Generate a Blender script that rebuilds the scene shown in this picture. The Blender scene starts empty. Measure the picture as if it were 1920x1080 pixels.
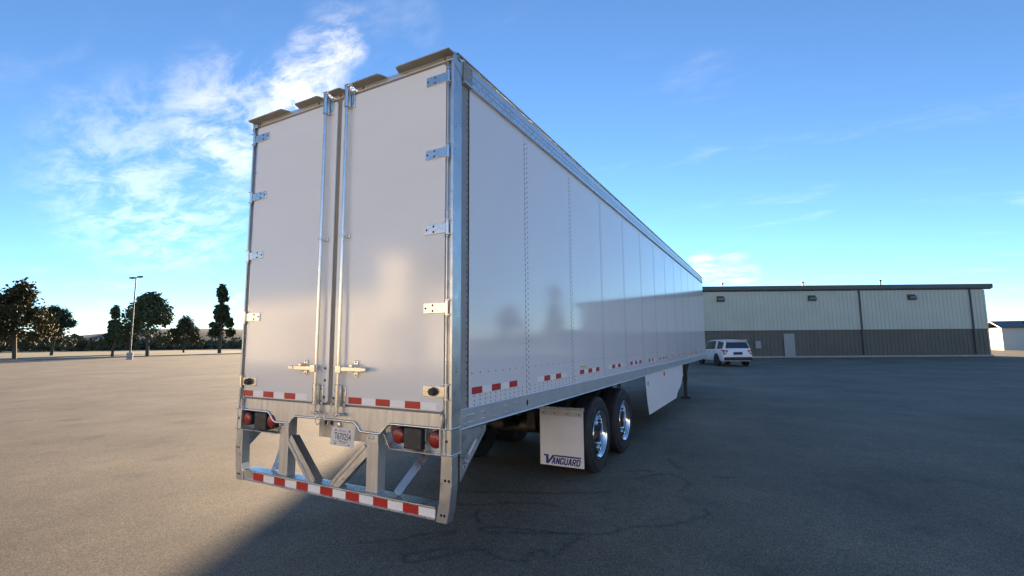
import bpy, bmesh, math, random
from mathutils import Vector, Matrix
random.seed(7)
R = math.radians
sc = bpy.context.scene
COL = sc.collection

# ------------------------------------------------------------------ camera
cam_d = bpy.data.cameras.new('camera'); cam = bpy.data.objects.new('camera', cam_d); COL.objects.link(cam)
cam_d.sensor_width = 36.0; cam_d.lens = 16.653; cam_d.clip_start = 0.05; cam_d.clip_end = 6000
cR = Vector((0.87966641, 0.47553423, -0.00736151)); cU = Vector((0.05945689, -0.0946027, 0.993738)); cF = Vector((-0.47186002, 0.87459563, 0.1114926))
CP = Vector((2.09438887, -2.93011106, 1.7729584))
cam.matrix_world = Matrix(((cR.x, cU.x, -cF.x, CP.x), (cR.y, cU.y, -cF.y, CP.y), (cR.z, cU.z, -cF.z, CP.z), (0, 0, 0, 1)))
sc.camera = cam

# ------------------------------------------------------------------ sky and sun
SUN_EL, SUN_AZ = R(6.8), R(-29.0)          # azimuth measured from +Y towards +X
world = bpy.data.worlds.new('World'); sc.world = world; world.use_nodes = True
wn = world.node_tree; wn.nodes.clear()
def wnode(t, **k):
    n = wn.nodes.new(t)
    for a, v in k.items(): setattr(n, a, v)
    return n
wo = wnode('ShaderNodeOutputWorld'); bg = wnode('ShaderNodeBackground'); bg.inputs[1].default_value = 0.060
sky = wnode('ShaderNodeTexSky', sky_type='NISHITA', sun_disc=False)
sky.sun_elevation = SUN_EL; sky.sun_rotation = SUN_AZ; sky.altitude = 2500; sky.air_density = 1.0; sky.dust_density = 0.0; sky.ozone_density = 4.2
tc = wnode('ShaderNodeTexCoord')
sep = wnode('ShaderNodeSeparateXYZ'); wn.links.new(tc.outputs['Generated'], sep.inputs[0])
def wmath(op, a, b=None, clamp=False):
    n = wnode('ShaderNodeMath', operation=op, use_clamp=clamp)
    for i, v in enumerate((a, b)):
        if v is None: continue
        if hasattr(v, 'links'): wn.links.new(v, n.inputs[i])
        else: n.inputs[i].default_value = v
    return n.outputs[0]
zz = wmath('ADD', wmath('MAXIMUM', sep.outputs[2], 0.0), 0.18)
comb = wnode('ShaderNodeCombineXYZ')
wn.links.new(wmath('DIVIDE', sep.outputs[0], zz), comb.inputs[0]); wn.links.new(wmath('DIVIDE', sep.outputs[1], zz), comb.inputs[1])
def wnoise(scale, detail, rough, dist, rot=0.0, stretch=(1, 1, 1), off=(0, 0, 0)):
    mp = wnode('ShaderNodeMapping'); mp.inputs['Rotation'].default_value = (0, 0, rot); mp.inputs['Scale'].default_value = stretch; mp.inputs['Location'].default_value = off
    wn.links.new(comb.outputs[0], mp.inputs[0])
    n = wnode('ShaderNodeTexNoise'); n.inputs['Scale'].default_value = scale; n.inputs['Detail'].default_value = detail
    n.inputs['Roughness'].default_value = rough; n.inputs['Distortion'].default_value = dist
    wn.links.new(mp.outputs[0], n.inputs['Vector']); return n.outputs['Fac']
def wmap(v, a, b, c=0.0, d=1.0):
    n = wnode('ShaderNodeMapRange', interpolation_type='SMOOTHSTEP'); wn.links.new(v, n.inputs[0])
    for i, x in enumerate((a, b, c, d)): n.inputs[i + 1].default_value = x
    return n.outputs[0]
def wblob(direction, lo, hi):
    d = Vector(direction).normalized()
    n = wnode('ShaderNodeVectorMath', operation='DOT_PRODUCT'); wn.links.new(tc.outputs['Generated'], n.inputs[0]); n.inputs[1].default_value = d
    return wmap(n.outputs['Value'], math.cos(R(lo)), math.cos(R(hi)))
def pix(px, py): return cF + cR * ((px - 959.5) / 888.175) - cU * ((py - 540) / 888.175)
fine = wnoise(4.6, 11.0, 0.68, 0.35, 0.9, (1.0, 1.9, 1.0))
veil = wnoise(1.6, 5.0, 0.55, 0.4, 0.9, (1.0, 2.4, 1.0), (3.1, 1.7, 0))
cover = None
for (px, py, lo, hi, s) in ((638, 78, 3.2, 0.2, .95), (600, 108, 3.6, 0.3, .95), (572, 178, 5.0, .6, 1.05), (635, 168, 2.8, .2, .4), (440, 225, 8.0, .6, .5), (300, 330, 11.0, .6, .28),
                            (785, 40, 3.0, 0.0, .16), (705, 22, 3.5, 0.1, .14), (640, 20, 4, .3, .25), (1315, 498, 2.0, .1, .3), (1370, 520, 3.5, .1, .25)):
    b = wmath('MULTIPLY', wblob(pix(px, py), lo, hi), s)
    cover = b if cover is None else wmath('MAXIMUM', cover, b)
cirrus = wmath('MULTIPLY', wmap(veil, 0.52, 0.75), 0.5)                       # thin cirrus over the whole sky
wisps = wmath('MULTIPLY', wmath('MAXIMUM', cover, wmath('MULTIPLY', cirrus, 0.25)), wmap(fine, 0.36, 0.68, 0.0, 1.0), True)
skymix = wnode('ShaderNodeMix', data_type='RGBA', blend_type='MIX')
wn.links.new(wmath('MULTIPLY', wisps, 0.72), skymix.inputs['Factor']); wn.links.new(sky.outputs[0], skymix.inputs['A'])
# cloud light: sky brightness lifted and whitened
lift = wnode('ShaderNodeHueSaturation'); lift.inputs['Saturation'].default_value = 0.12; lift.inputs['Value'].default_value = 1.7
wn.links.new(sky.outputs[0], lift.inputs['Color']); wn.links.new(lift.outputs[0], skymix.inputs['B'])
wn.links.new(skymix.outputs['Result'], bg.inputs[0]); wn.links.new(bg.outputs[0], wo.inputs[0])

sun_d = bpy.data.lights.new('sun', 'SUN'); sun = bpy.data.objects.new('sun', sun_d); COL.objects.link(sun)
sun_d.energy = 3.3; sun_d.angle = R(0.8); sun_d.color = (1.0, 0.83, 0.62)
to_sun = Vector((math.sin(SUN_AZ) * math.cos(SUN_EL), math.cos(SUN_AZ) * math.cos(SUN_EL), math.sin(SUN_EL)))
sun.rotation_euler = to_sun.to_track_quat('Z', 'Y').to_euler(); sun.location = (-15, 30, 20)
vs = sc.view_settings; vs.view_transform = 'Standard'; vs.look = 'None'; vs.gamma = 1.0; vs.use_curve_mapping = False
vs.exposure = 2.82
vs.use_white_balance = True; vs.white_balance_temperature = 7900; vs.white_balance_tint = 13   # daylight balance of the camera, shade setting
sc.cycles.use_denoising = True
sc.cycles.max_bounces = 8; sc.cycles.glossy_bounces = 5; sc.cycles.sample_clamp_indirect = 6.0

# ------------------------------------------------------------------ materials
MATS = {}
def mat(name, color, rough=0.5, metal=0.0, spec=0.5, var=0.0, vscale=3.0, bump=0.0, bscale=40.0, coat=0.0, stretch=(1, 1, 1), rvar=0.0, dirt=None, emit=None, fine=0.0):
    if name in MATS: return MATS[name]
    m = bpy.data.materials.new(name); m.use_nodes = True; nt = m.node_tree; p = nt.nodes['Principled BSDF']
    p.inputs['Base Color'].default_value = (*color, 1); p.inputs['Roughness'].default_value = rough; p.inputs['Metallic'].default_value = metal
    p.inputs['Specular IOR Level'].default_value = spec
    if coat: p.inputs['Coat Weight'].default_value = coat; p.inputs['Coat Roughness'].default_value = 0.06
    if emit: p.inputs['Emission Color'].default_value = (*emit[0], 1); p.inputs['Emission Strength'].default_value = emit[1]
    t = nt.nodes.new('ShaderNodeTexCoord'); mp = nt.nodes.new('ShaderNodeMapping'); mp.inputs['Scale'].default_value = stretch
    nt.links.new(t.outputs['Object'], mp.inputs[0])
    def nz(s, d=4.0, r=0.55):
        n = nt.nodes.new('ShaderNodeTexNoise'); n.inputs['Scale'].default_value = s; n.inputs['Detail'].default_value = d; n.inputs['Roughness'].default_value = r
        nt.links.new(mp.outputs[0], n.inputs['Vector']); return n.outputs['Fac']
    def rng(v, a, b, c, d):
        n = nt.nodes.new('ShaderNodeMapRange'); nt.links.new(v, n.inputs[0])
        for i, x in enumerate((a, b, c, d)): n.inputs[i + 1].default_value = x
        return n.outputs[0]
    last = None
    if var or dirt or fine:
        h = nt.nodes.new('ShaderNodeHueSaturation'); h.inputs['Color'].default_value = (*color, 1)
        v = rng(nz(vscale, 6), 0.3, 0.7, 1 - var, 1 + var)
        if fine:
            v2 = rng(nz(vscale * 22, 2), 0.3, 0.7, 1 - fine, 1 + fine)
            mu = nt.nodes.new('ShaderNodeMath'); mu.operation = 'MULTIPLY'; nt.links.new(v, mu.inputs[0]); nt.links.new(v2, mu.inputs[1]); v = mu.outputs[0]
        nt.links.new(v, h.inputs['Value'])
        last = h.outputs[0]
        if dirt:
            mx = nt.nodes.new('ShaderNodeMix'); mx.data_type = 'RGBA'
            nt.links.new(rng(nz(dirt[1], 8, 0.65), dirt[2], dirt[2] + 0.2, 0, dirt[3]), mx.inputs['Factor']); nt.links.new(last, mx.inputs['A'])
            mx.inputs['B'].default_value = (*dirt[0], 1); last = mx.outputs['Result']
        nt.links.new(last, p.inputs['Base Color'])
    if rvar:
        nt.links.new(rng(nz(vscale * 2.3, 5), 0.3, 0.7, max(0.02, rough - rvar), rough + rvar), p.inputs['Roughness'])
    if bump:
        b = nt.nodes.new('ShaderNodeBump'); b.inputs['Strength'].default_value = bump; b.inputs['Distance'].default_value = 0.01
        nt.links.new(nz(bscale, 3), b.inputs['Height']); nt.links.new(b.outputs[0], p.inputs['Normal'])
    MATS[name] = m; return m
M_PANEL = mat('white_panel_paint', (.80, .80, .80), .085, spec=.9, dirt=((.60, .59, .56), 4, .58, .16), var=.02, vscale=1.2, bump=.035, bscale=1.3, rvar=.02)
M_DOOR = mat('white_door_paint', (.80, .785, .735), .13, spec=.9, var=.02, vscale=1.5, bump=.03, bscale=1.6, stretch=(.5, 1, 2.0), rvar=.02, dirt=((.42, .40, .36), 9, .63, .25))
M_SEAL = mat('door_seal', (.21, .195, .165), .6, var=.1, vscale=6)
M_GALV = mat('galvanized_steel', (.56, .58, .585), .34, metal=.85, var=.10, vscale=5, rvar=.10)
M_GALVR = mat('galvanized_streaked', (.58, .59, .59), .42, metal=.8, var=.16, vscale=7, stretch=(3.0, 1, .35), rvar=.1, bump=.05, bscale=20, fine=.08)
M_ALU = mat('aluminium_rail', (.62, .64, .66), .33, metal=.75, var=.06, vscale=4, rvar=.08, bump=.02, bscale=15)
M_RAIL = mat('bottom_rail_metal', (.58, .60, .63), .36, metal=.6, var=.06, vscale=4, rvar=.06)
M_FLANGE = mat('post_flange_metal', (.30, .30, .295), .45, metal=.1, var=.1, vscale=6, rvar=.1)
M_CHROME = mat('zinc_plated_steel', (.72, .70, .66), .24, metal=.92, var=.03, vscale=20, rvar=.03)
M_RIVET = mat('rivet_metal', (.20, .205, .215), .45, metal=.4)
M_GUARD = mat('header_plate_paint', (.36, .34, .28), .5, var=.1, vscale=8)
M_BOLT = mat('bolt_dark', (.10, .095, .085), .5, metal=.6)
M_HOLE = mat('dark_hole', (.012, .012, .012), .8)
M_GAP = mat('seam_dark', (.05, .052, .055), .6)
M_RED = mat('red_reflective_tape', (.50, .028, .022), .32, var=.08, vscale=60)
M_WTAPE = mat('white_reflective_tape', (.88, .87, .84), .3, var=.07, vscale=35, stretch=(1, 1, 4))
M_LAMP = mat('red_lens', (.30, .016, .013), .16, spec=.6, bump=.25, bscale=90)
M_LAMPR = mat('lamp_rubber', (.025, .024, .023), .6)
M_BLACK = mat('black_rubber_block', (.03, .031, .03), .55, var=.2, vscale=20, bump=.15, bscale=60)
M_MARK = mat('dark_red_marker', (.13, .025, .018), .3)
M_AMBER = mat('amber_lens', (.55, .14, .01), .3)
M_PLATE = mat('plate_white', (.70, .68, .67), .4, var=.05, vscale=12)
M_INK = mat('plate_ink', (.055, .05, .05), .6)
M_GREYINK = mat('plate_grey_ink', (.36, .33, .32), .6)
M_STICK = mat('sticker_pale', (.66, .67, .68), .35)
M_BLUE = mat('logo_blue', (.012, .028, .19), .45)
M_FLAP = mat('mud_flap_white', (.72, .72, .71), .5, var=.04, vscale=5, dirt=((.36, .34, .30), 5, .56, .3))
M_TYRE = mat('tyre_rubber', (.021, .021, .022), .72, var=.25, vscale=5, bump=.1, bscale=60, dirt=((.07, .066, .06), 7, .5, .35))
M_RIM = mat('polished_aluminium', (.82, .82, .83), .07, metal=1.0, rvar=.03, vscale=6)
M_HUBD = mat('hub_dark', (.06, .058, .055), .45, metal=.4)
M_UNDER = mat('underbody_black', (.03, .029, .027), .65, var=.2, vscale=6)
M_AXLE = mat('axle_brown', (.045, .036, .026), .55, var=.25, vscale=7)
M_CROSS = mat('cross_member_steel', (.13, .13, .12), .55, metal=.4, var=.2, vscale=5)
M_SKIRT = mat('skirt_white', (.80, .80, .81), .38, var=.02, vscale=2, bump=.02, bscale=2)
M_WOOD = mat('floor_underside', (.10, .085, .06), .8, var=.2, vscale=6)
M_ROOF = mat('trailer_roof', (.6, .6, .6), .4, metal=.4)
M_PINK = mat('pink_crayon', (.75, .28, .38), .8)
M_YEL = mat('yellow_label', (.55, .52, .16), .6)

# ------------------------------------------------------------------ mesh helpers
class MB:
    def __init__(s): s.v = []; s.f = []; s.smooth = False
    def add(s, vs, fs):
        o = len(s.v); s.v += [tuple(v) for v in vs]; s.f += [tuple(i + o for i in f) for f in fs]; return s
    def box(s, a, b):
        x0, y0, z0 = a; x1, y1, z1 = b
        return s.add([(x0, y0, z0), (x1, y0, z0), (x1, y1, z0), (x0, y1, z0), (x0, y0, z1), (x1, y0, z1), (x1, y1, z1), (x0, y1, z1)],
                     [(0, 3, 2, 1), (4, 5, 6, 7), (0, 1, 5, 4), (1, 2, 6, 5), (2, 3, 7, 6), (3, 0, 4, 7)])
    def prism(s, pts, axis, a, b):
        """closed 2D outline extruded along axis from a to b; pts are the other two coords in order"""
        def mk(p, w):
            if axis == 0: return (w, p[0], p[1])
            if axis == 1: return (p[0], w, p[1])
            return (p[0], p[1], w)
        n = len(pts); vs = [mk(p, a) for p in pts] + [mk(p, b) for p in pts]
        fs = [tuple(range(n - 1, -1, -1)), tuple(range(n, 2 * n))] + [(i, (i + 1) % n, n + (i + 1) % n, n + i) for i in range(n)]
        return s.add(vs, fs)
    def tube(s, p, q, r, n=10, r2=None, cap=True):
        p = Vector(p); q = Vector(q); d = (q - p).normalized(); r2 = r if r2 is None else r2
        u = d.orthogonal().normalized(); w = d.cross(u)
        vs = []
        for c, rr in ((p, r), (q, r2)):
            for i in range(n):
                a = 2 * math.pi * i / n; vs.append(c + u * (math.cos(a) * rr) + w * (math.sin(a) * rr))
        fs = [(i, (i + 1) % n, n + (i + 1) % n, n + i) for i in range(n)]
        if cap: fs += [tuple(range(n - 1, -1, -1)), tuple(range(n, 2 * n))]
        return s.add(vs, fs)
    def bar(s, p, q, w, h, up=(0, 0, 1)):
        p = Vector(p); q = Vector(q); d = (q - p).normalized(); side = d.cross(Vector(up)).normalized(); u = side.cross(d)
        vs = []
        for c in (p, q):
            for a, b in ((-1, -1), (1, -1), (1, 1), (-1, 1)): vs.append(c + side * (a * w / 2) + u * (b * h / 2))
        return s.add(vs, [(3, 2, 1, 0), (4, 5, 6, 7), (0, 1, 5, 4), (1, 2, 6, 5), (2, 3, 7, 6), (3, 0, 4, 7)])
    def lathe(s, prof, c, axis, n=32, close=False):
        """prof: list of (along, radius); axis 0/1/2"""
        vs = []
        for (a, r) in prof:
            for i in range(n):
                t = 2 * math.pi * i / n; x, y = math.cos(t) * r, math.sin(t) * r
                v = [0, 0, 0]; v[axis] = a; v[(axis + 1) % 3] = x; v[(axis + 2) % 3] = y
                vs.append((v[0] + c[0], v[1] + c[1], v[2] + c[2]))
        fs = []
        m = len(prof)
        for k in range(m - 1 if not close else m):
            k2 = (k + 1) % m
            for i in range(n): fs.append((k * n + i, k * n + (i + 1) % n, k2 * n + (i + 1) % n, k2 * n + i))
        return s.add(vs, fs)
    def dome(s, c, nrm, r, h, n=6):
        c = Vector(c); d = Vector(nrm).normalized(); u = d.orthogonal().normalized(); w = d.cross(u)
        vs = [c + u * (math.cos(2 * math.pi * i / n) * r) + w * (math.sin(2 * math.pi * i / n) * r) for i in range(n)]
        vs += [c + d * h * .75 + u * (math.cos(2 * math.pi * i / n) * r * .6) + w * (math.sin(2 * math.pi * i / n) * r * .6) for i in range(n)] + [c + d * h]
        fs = [(i, (i + 1) % n, n + (i + 1) % n, n + i) for i in range(n)] + [(n + i, n + (i + 1) % n, 2 * n) for i in range(n)]
        return s.add(vs, fs)
    def disc(s, c, nrm, r, n=20):
        c = Vector(c); d = Vector(nrm).normalized(); u = d.orthogonal().normalized(); w = d.cross(u)
        return s.add([c + u * (math.cos(2 * math.pi * i / n) * r) + w * (math.sin(2 * math.pi * i / n) * r) for i in range(n)], [tuple(range(n))])
    def mesh(s, name, material, smooth=False):
        me = bpy.data.meshes.new(name); me.from_pydata(s.v, [], s.f); me.update()
        bm = bmesh.new(); bm.from_mesh(me); bmesh.ops.recalc_face_normals(bm, faces=bm.faces); bm.to_mesh(me); bm.free()
        me.materials.append(material)
        if smooth:
            me.polygons.foreach_set('use_smooth', [True] * len(me.polygons)); me.set_sharp_from_angle(angle=R(38))
        return me
def obj(name, me, parent=None, loc=(0, 0, 0), rz=0.0):
    o = bpy.data.objects.new(name, me); COL.objects.link(o); o.location = loc; o.rotation_euler = (0, 0, rz)
    if parent: o.parent = parent
    return o
def part(name, mb, m, parent, smooth=False, bevel=0.0, seg=2, label=None, loc=(0, 0, 0)):
    o = obj(name, mb.mesh(name, m, smooth), parent, loc)
    if bevel:
        b = o.modifiers.new('bevel', 'BEVEL'); b.width = bevel; b.segments = seg; b.limit_method = 'ANGLE'; b.angle_limit = R(40)
    if label: o['label'] = label
    return o
def thing(name, label, cat, loc=(0, 0, 0), rz=0.0, group=None):
    o = obj(name, None, None, loc, rz); o['label'] = label; o['category'] = cat
    if group: o['group'] = group
    return o
def copy_tree(o, parent=None):
    c = o.copy(); COL.objects.link(c); c.parent = parent
    for ch in o.children: copy_tree(ch, c)
    return c
def text_mesh(name, body, size, m, bold=0.0, shear=0.0, sx=1.0, align='LEFT'):
    cu = bpy.data.curves.new(name, 'FONT'); cu.body = body; cu.size = size; cu.offset = bold; cu.shear = shear; cu.align_x = align; cu.fill_mode = 'FRONT'; cu.resolution_u = 4
    t = bpy.data.objects.new(name, cu); COL.objects.link(t)
    bpy.context.view_layer.update()
    me = bpy.data.meshes.new_from_object(t.evaluated_get(bpy.context.evaluated_depsgraph_get()))
    bpy.data.objects.remove(t); bpy.data.curves.remove(cu)
    me.name = name; me.materials.clear(); me.materials.append(m)
    for v in me.vertices: v.co.x *= sx
    return me

# ------------------------------------------------------------------ ground
def asphalt_material():
    m = bpy.data.materials.new('asphalt'); m.use_nodes = True; nt = m.node_tree; p = nt.nodes['Principled BSDF']
    t = nt.nodes.new('ShaderNodeTexCoord')
    def nz(s, d=4, r=.6, typ='ShaderNodeTexNoise'):
        n = nt.nodes.new(typ); n.inputs['Scale'].default_value = s
        if typ == 'ShaderNodeTexNoise': n.inputs['Detail'].default_value = d; n.inputs['Roughness'].default_value = r
        nt.links.new(t.outputs['Object'], n.inputs['Vector']); return n
    def rng(v, a, b, c, d):
        n = nt.nodes.new('ShaderNodeMapRange'); nt.links.new(v, n.inputs[0])
        for i, x in enumerate((a, b, c, d)): n.inputs[i + 1].default_value = x
        return n.outputs[0]
    def mul(a, b):
        n = nt.nodes.new('ShaderNodeMath'); n.operation = 'MULTIPLY'; nt.links.new(a, n.inputs[0]); nt.links.new(b, n.inputs[1]); return n.outputs[0]
    v = mul(rng(nz(.35, 5).outputs['Fac'], .3, .7, .72, 1.24), rng(nz(2.2, 6, .65).outputs['Fac'], .3, .7, .88, 1.12))
    v = mul(v, rng(nz(60, 4, .8).outputs['Fac'], .3, .7, .35, 1.65)); v = mul(v, rng(nz(14, 5, .7).outputs['Fac'], .3, .7, .82, 1.18))
    vo = nz(75, typ='ShaderNodeTexVoronoi')
    v = mul(v, rng(vo.outputs['Distance'], 0, .7, 1.3, .6))
    # scattered pale stones
    vo2 = nz(38, typ='ShaderNodeTexVoronoi')
    stone = rng(vo2.outputs['Distance'], .14, .22, 1.0, 0.0)
    sel = nt.nodes.new('ShaderNodeSeparateColor'); nt.links.new(vo2.outputs['Color'], sel.inputs[0])
    stone = mul(stone, rng(sel.outputs[0], .80, .84, 0, .75))
    h = nt.nodes.new('ShaderNodeHueSaturation'); h.inputs['Color'].default_value = (.225, .188, .135, 1); nt.links.new(v, h.inputs['Value'])
    # oil and damp stains
    mx = nt.nodes.new('ShaderNodeMix'); mx.data_type = 'RGBA'; nt.links.new(rng(nz(1.1, 7, .6).outputs['Fac'], .55, .70, 0, .55), mx.inputs['Factor'])
    nt.links.new(h.outputs[0], mx.inputs['A']); mx.inputs['B'].default_value = (.045, .044, .042, 1)
    mx2 = nt.nodes.new('ShaderNodeMix'); mx2.data_type = 'RGBA'; nt.links.new(stone, mx2.inputs['Factor']); nt.links.new(mx.outputs['Result'], mx2.inputs['A']); mx2.inputs['B'].default_value = (.26, .24, .21, 1)
    nt.links.new(mx2.outputs['Result'], p.inputs['Base Color'])
    p.inputs['Roughness'].default_value = .82; p.inputs['Specular IOR Level'].default_value = .35
    b = nt.nodes.new('ShaderNodeBump'); b.inputs['Strength'].default_value = .5; b.inputs['Distance'].default_value = .006
    nt.links.new(nz(55, 4, .8).outputs['Fac'], b.inputs['Height']); nt.links.new(b.outputs[0], p.inputs['Normal'])
    return m
M_ASPH = asphalt_material()
M_EARTH = mat('dry_grassland', (.095, .088, .045), .95, var=.25, vscale=.05, fine=.3)
def sheet(name, pts, z, m, n=1):
    me = bpy.data.meshes.new(name); me.from_pydata([(x, y, z) for x, y in pts], [], [tuple(range(len(pts)))]); me.materials.append(m)
    o = obj(name, me); o['kind'] = 'structure'; return o
sheet('terrain', [(-3000, -3000), (3000, -3000), (3000, 3000), (-3000, 3000)], -.06, M_EARTH)
lot = MB().box((-75, -95, -.5), (95, 110, 0)); lot = part('asphalt_lot', lot, M_ASPH, None); lot['kind'] = 'structure'

# hairline cracks filled with tar, lying on the asphalt
def tar_material():
    m = bpy.data.materials.new('tar_seal'); m.use_nodes = True; nt = m.node_tree; p = nt.nodes['Principled BSDF']
    p.inputs['Base Color'].default_value = (.045, .043, .040, 1); p.inputs['Roughness'].default_value = .7
    tr = nt.nodes.new('ShaderNodeBsdfTransparent'); mix = nt.nodes.new('ShaderNodeMixShader')
    at = nt.nodes.new('ShaderNodeAttribute'); at.attribute_name = 'core'
    t = nt.nodes.new('ShaderNodeTexCoord'); n = nt.nodes.new('ShaderNodeTexNoise'); n.inputs['Scale'].default_value = 16; n.inputs['Detail'].default_value = 7; n.inputs['Roughness'].default_value = .7
    nt.links.new(t.outputs['Object'], n.inputs['Vector'])
    a = nt.nodes.new('ShaderNodeMath'); a.operation = 'MULTIPLY_ADD'; nt.links.new(n.outputs['Fac'], a.inputs[0]); a.inputs[1].default_value = 1.5; a.inputs[2].default_value = -.95
    ad = nt.nodes.new('ShaderNodeMath'); ad.operation = 'ADD'; nt.links.new(a.outputs[0], ad.inputs[0]); nt.links.new(at.outputs['Fac'], ad.inputs[1])
    mr = nt.nodes.new('ShaderNodeMapRange'); nt.links.new(ad.outputs[0], mr.inputs[0])
    for i, x in enumerate((.15, 1.35, 0, .46)): mr.inputs[i + 1].default_value = x
    nt.links.new(mr.outputs[0], mix.inputs[0]); nt.links.new(tr.outputs[0], mix.inputs[1]); nt.links.new(p.outputs[0], mix.inputs[2])
    nt.links.new(mix.outputs[0], nt.nodes['Material Output'].inputs[0]); return m
M_TAR = tar_material()
CRACKS = [  # traced tar lines on the lot, metres
    (0.050, [(-1.27, 0.31), (-1.13, 0.37), (-1.04, 0.47), (-0.92, 0.57), (-0.83, 0.72), (-0.70, 0.84), (-0.56, 0.95)]),
    (0.030, [(-0.76, 0.62), (-0.67, 0.77), (-0.52, 0.92)]),
    (0.045, [(-0.45, 1.03), (-0.39, 1.14), (-0.19, 1.23), (0.04, 1.28), (0.29, 1.34), (0.53, 1.42), (0.67, 1.51), (0.75, 1.65), (0.86, 1.80), (1.03, 1.89), (1.21, 2.07), (1.38, 2.33), (1.45, 2.50), (1.35, 2.61)]),
    (0.045, [(-0.46, 1.05), (-0.29, 1.05), (-0.11, 1.13), (0.15, 1.26), (0.41, 1.38)]),
    (0.050, [(-0.42, 0.63), (-0.55, 0.49), (-0.68, 0.35), (-0.66, 0.27), (-0.59, 0.22), (-0.45, 0.36), (-0.35, 0.52), (-0.24, 0.68), (-0.12, 0.69), (0.02, 0.64), (0.13, 0.64), (0.24, 0.67), (0.24, 0.78), (0.25, 0.92), (0.33, 0.90), (0.42, 0.85), (0.43, 0.93), (0.42, 1.07), (0.47, 1.22), (0.47, 1.33)]),
    (0.050, [(-1.31, 1.88), (-1.06, 1.99), (-0.83, 2.12), (-0.53, 2.24), (-0.22, 2.38), (0.12, 2.57), (0.42, 2.75)]),
    (0.050, [(-1.08, 1.52), (-0.83, 1.62), (-0.68, 1.71), (-0.53, 1.84), (-0.33, 1.93), (-0.14, 1.99), (0.04, 1.98)]),
    (0.060, [(0.43, 3.31), (0.58, 3.56), (0.76, 3.77), (0.97, 3.70), (1.10, 3.49), (1.10, 3.22), (1.03, 3.06)]),
    (0.060, [(0.23, 3.62), (0.46, 3.82), (0.64, 3.79)]),
    (0.050, [(1.30, 3.98), (1.46, 3.95), (1.66, 4.09)]),
    (0.060, [(0.62, 4.72), (0.78, 4.36), (0.95, 4.05)]),
    (0.040, [(-0.75, 1.59), (-0.69, 1.40), (-0.57, 1.26), (-0.48, 1.20)]),
]
def smooth_line(pts, n=6):
    out = []
    P = [Vector((*p, 0)) for p in pts]
    for i in range(len(P) - 1):
        a = P[max(i - 1, 0)]; b = P[i]; c = P[i + 1]; d = P[min(i + 2, len(P) - 1)]
        for k in range(n):
            t = k / n
            out.append(.5 * ((2 * b) + (c - a) * t + (2 * a - 5 * b + 4 * c - d) * t * t + (3 * b - a - 3 * c + d) * t ** 3))
    out.append(P[-1]); return out
for w, pts in CRACKS:
    L = smooth_line(pts); vs = []; core = []; fs = []
    for i, p in enumerate(L):
        d = (L[min(i + 1, len(L) - 1)] - L[max(i - 1, 0)]).normalized(); s = Vector((-d.y, d.x, 0))
        ww = w * random.uniform(.9, 2.1); e = 1.0 if 1 < i < len(L) - 2 else .35
        j = s * random.uniform(-.012, .012)
        for k in (-1, 0, 1): vs.append(p + j + s * k * ww + Vector((0, 0, .004))); core.append(0.0 if k else e)
        if i: fs += [(3 * i - 3, 3 * i - 2, 3 * i + 1, 3 * i), (3 * i - 2, 3 * i - 1, 3 * i + 2, 3 * i + 1)]
    me = bpy.data.meshes.new('tar_line'); me.from_pydata(vs, [], fs); me.materials.append(M_TAR)
    at = me.attributes.new('core', 'FLOAT', 'POINT'); at.data.foreach_set('value', core)
    obj('tar_line', me, lot)

# ------------------------------------------------------------------ the trailer
XG = -1.345; XC = -1.28; XL = -2.56; LEN = 15.93
OFF = (-XC, -8.0, 0)
T = thing('semi_trailer', 'long white dry van semi trailer with galvanized rear frame, parked alone', 'trailer', (XC, 8.0, 0))
def tp(name, mb, m, smooth=False, bevel=0.0, label=None): return part(name, mb, m, T, smooth, bevel, label=label, loc=OFF)
def mir(pts): return [(2 * XC - p[0], *p[1:]) for p in reversed(pts)]
SEAMS = [.227] + [1.230 + 1.2192 * k for k in range(12)] + [LEN - .01]

core = MB().box((XL + .006, .24, 1.16), (-.006, LEN - .02, 4.03)); tp('body_core', core, M_GAP)
# side panels, one object each
for side in (0, 1):
    for i in range(13):
        y0, y1 = SEAMS[i] + .004, SEAMS[i + 1] - .004
        xa, xb = (-.005, 0.0) if side == 0 else (XL, XL + .005)
        p = part('side_panel', MB().box((xa, y0, 1.25), (xb, y1, 3.90)), M_PANEL, T, loc=OFF)
# roof, nose wall, floor
tp('roof', MB().box((XL + .01, .0, 4.03), (-.01, LEN, 4.074)), M_ROOF)
nose = MB().prism([(XL + .02, LEN - .02), (-.02, LEN - .02), (-.02, LEN + .05), (-.14, LEN + .17), (XL + .14, LEN + .17), (XL + .02, LEN + .05)], 2, 1.16, 4.07)
tp('front_wall', nose, M_PANEL, bevel=.01)
tp('floor_deck', MB().box((XL + .05, .06, 1.13), (-.05, LEN, 1.158)), M_WOOD)
# top rails
def top_rail(sgn):
    pr = [(-.03, 4.075), (.010, 4.075), (.016, 4.06), (.016, 3.998), (.011, 3.996), (.011, 3.990), (.016, 3.988), (.016, 3.950), (.011, 3.948), (.011, 3.942), (.016, 3.940), (.016, 3.905), (.028, 3.898), (.028, 3.882), (-.03, 3.882)]
    if sgn < 0: pr = [(2 * XC - x, z) for x, z in pr]
    return MB().prism(pr, 1, .118, LEN)
for s in (1, -1):
    r = tp('top_rail', top_rail(s), M_ALU)
    a, b = (.0, .024) if s > 0 else (XL - .024, XL)
    part('roof_edge_strip', MB().box((a, .02, 4.077), (b, LEN, 4.092)), M_FLANGE, r, bevel=.003)
    a, b = (.016, .023) if s > 0 else (XL - .023, XL - .016)
    part('rail_end_plate', MB().prism([(.112, 3.90), (.235, 3.876), (.24, 4.066), (.112, 4.066)], 0, a, b), M_FLANGE, r, bevel=.002)
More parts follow.
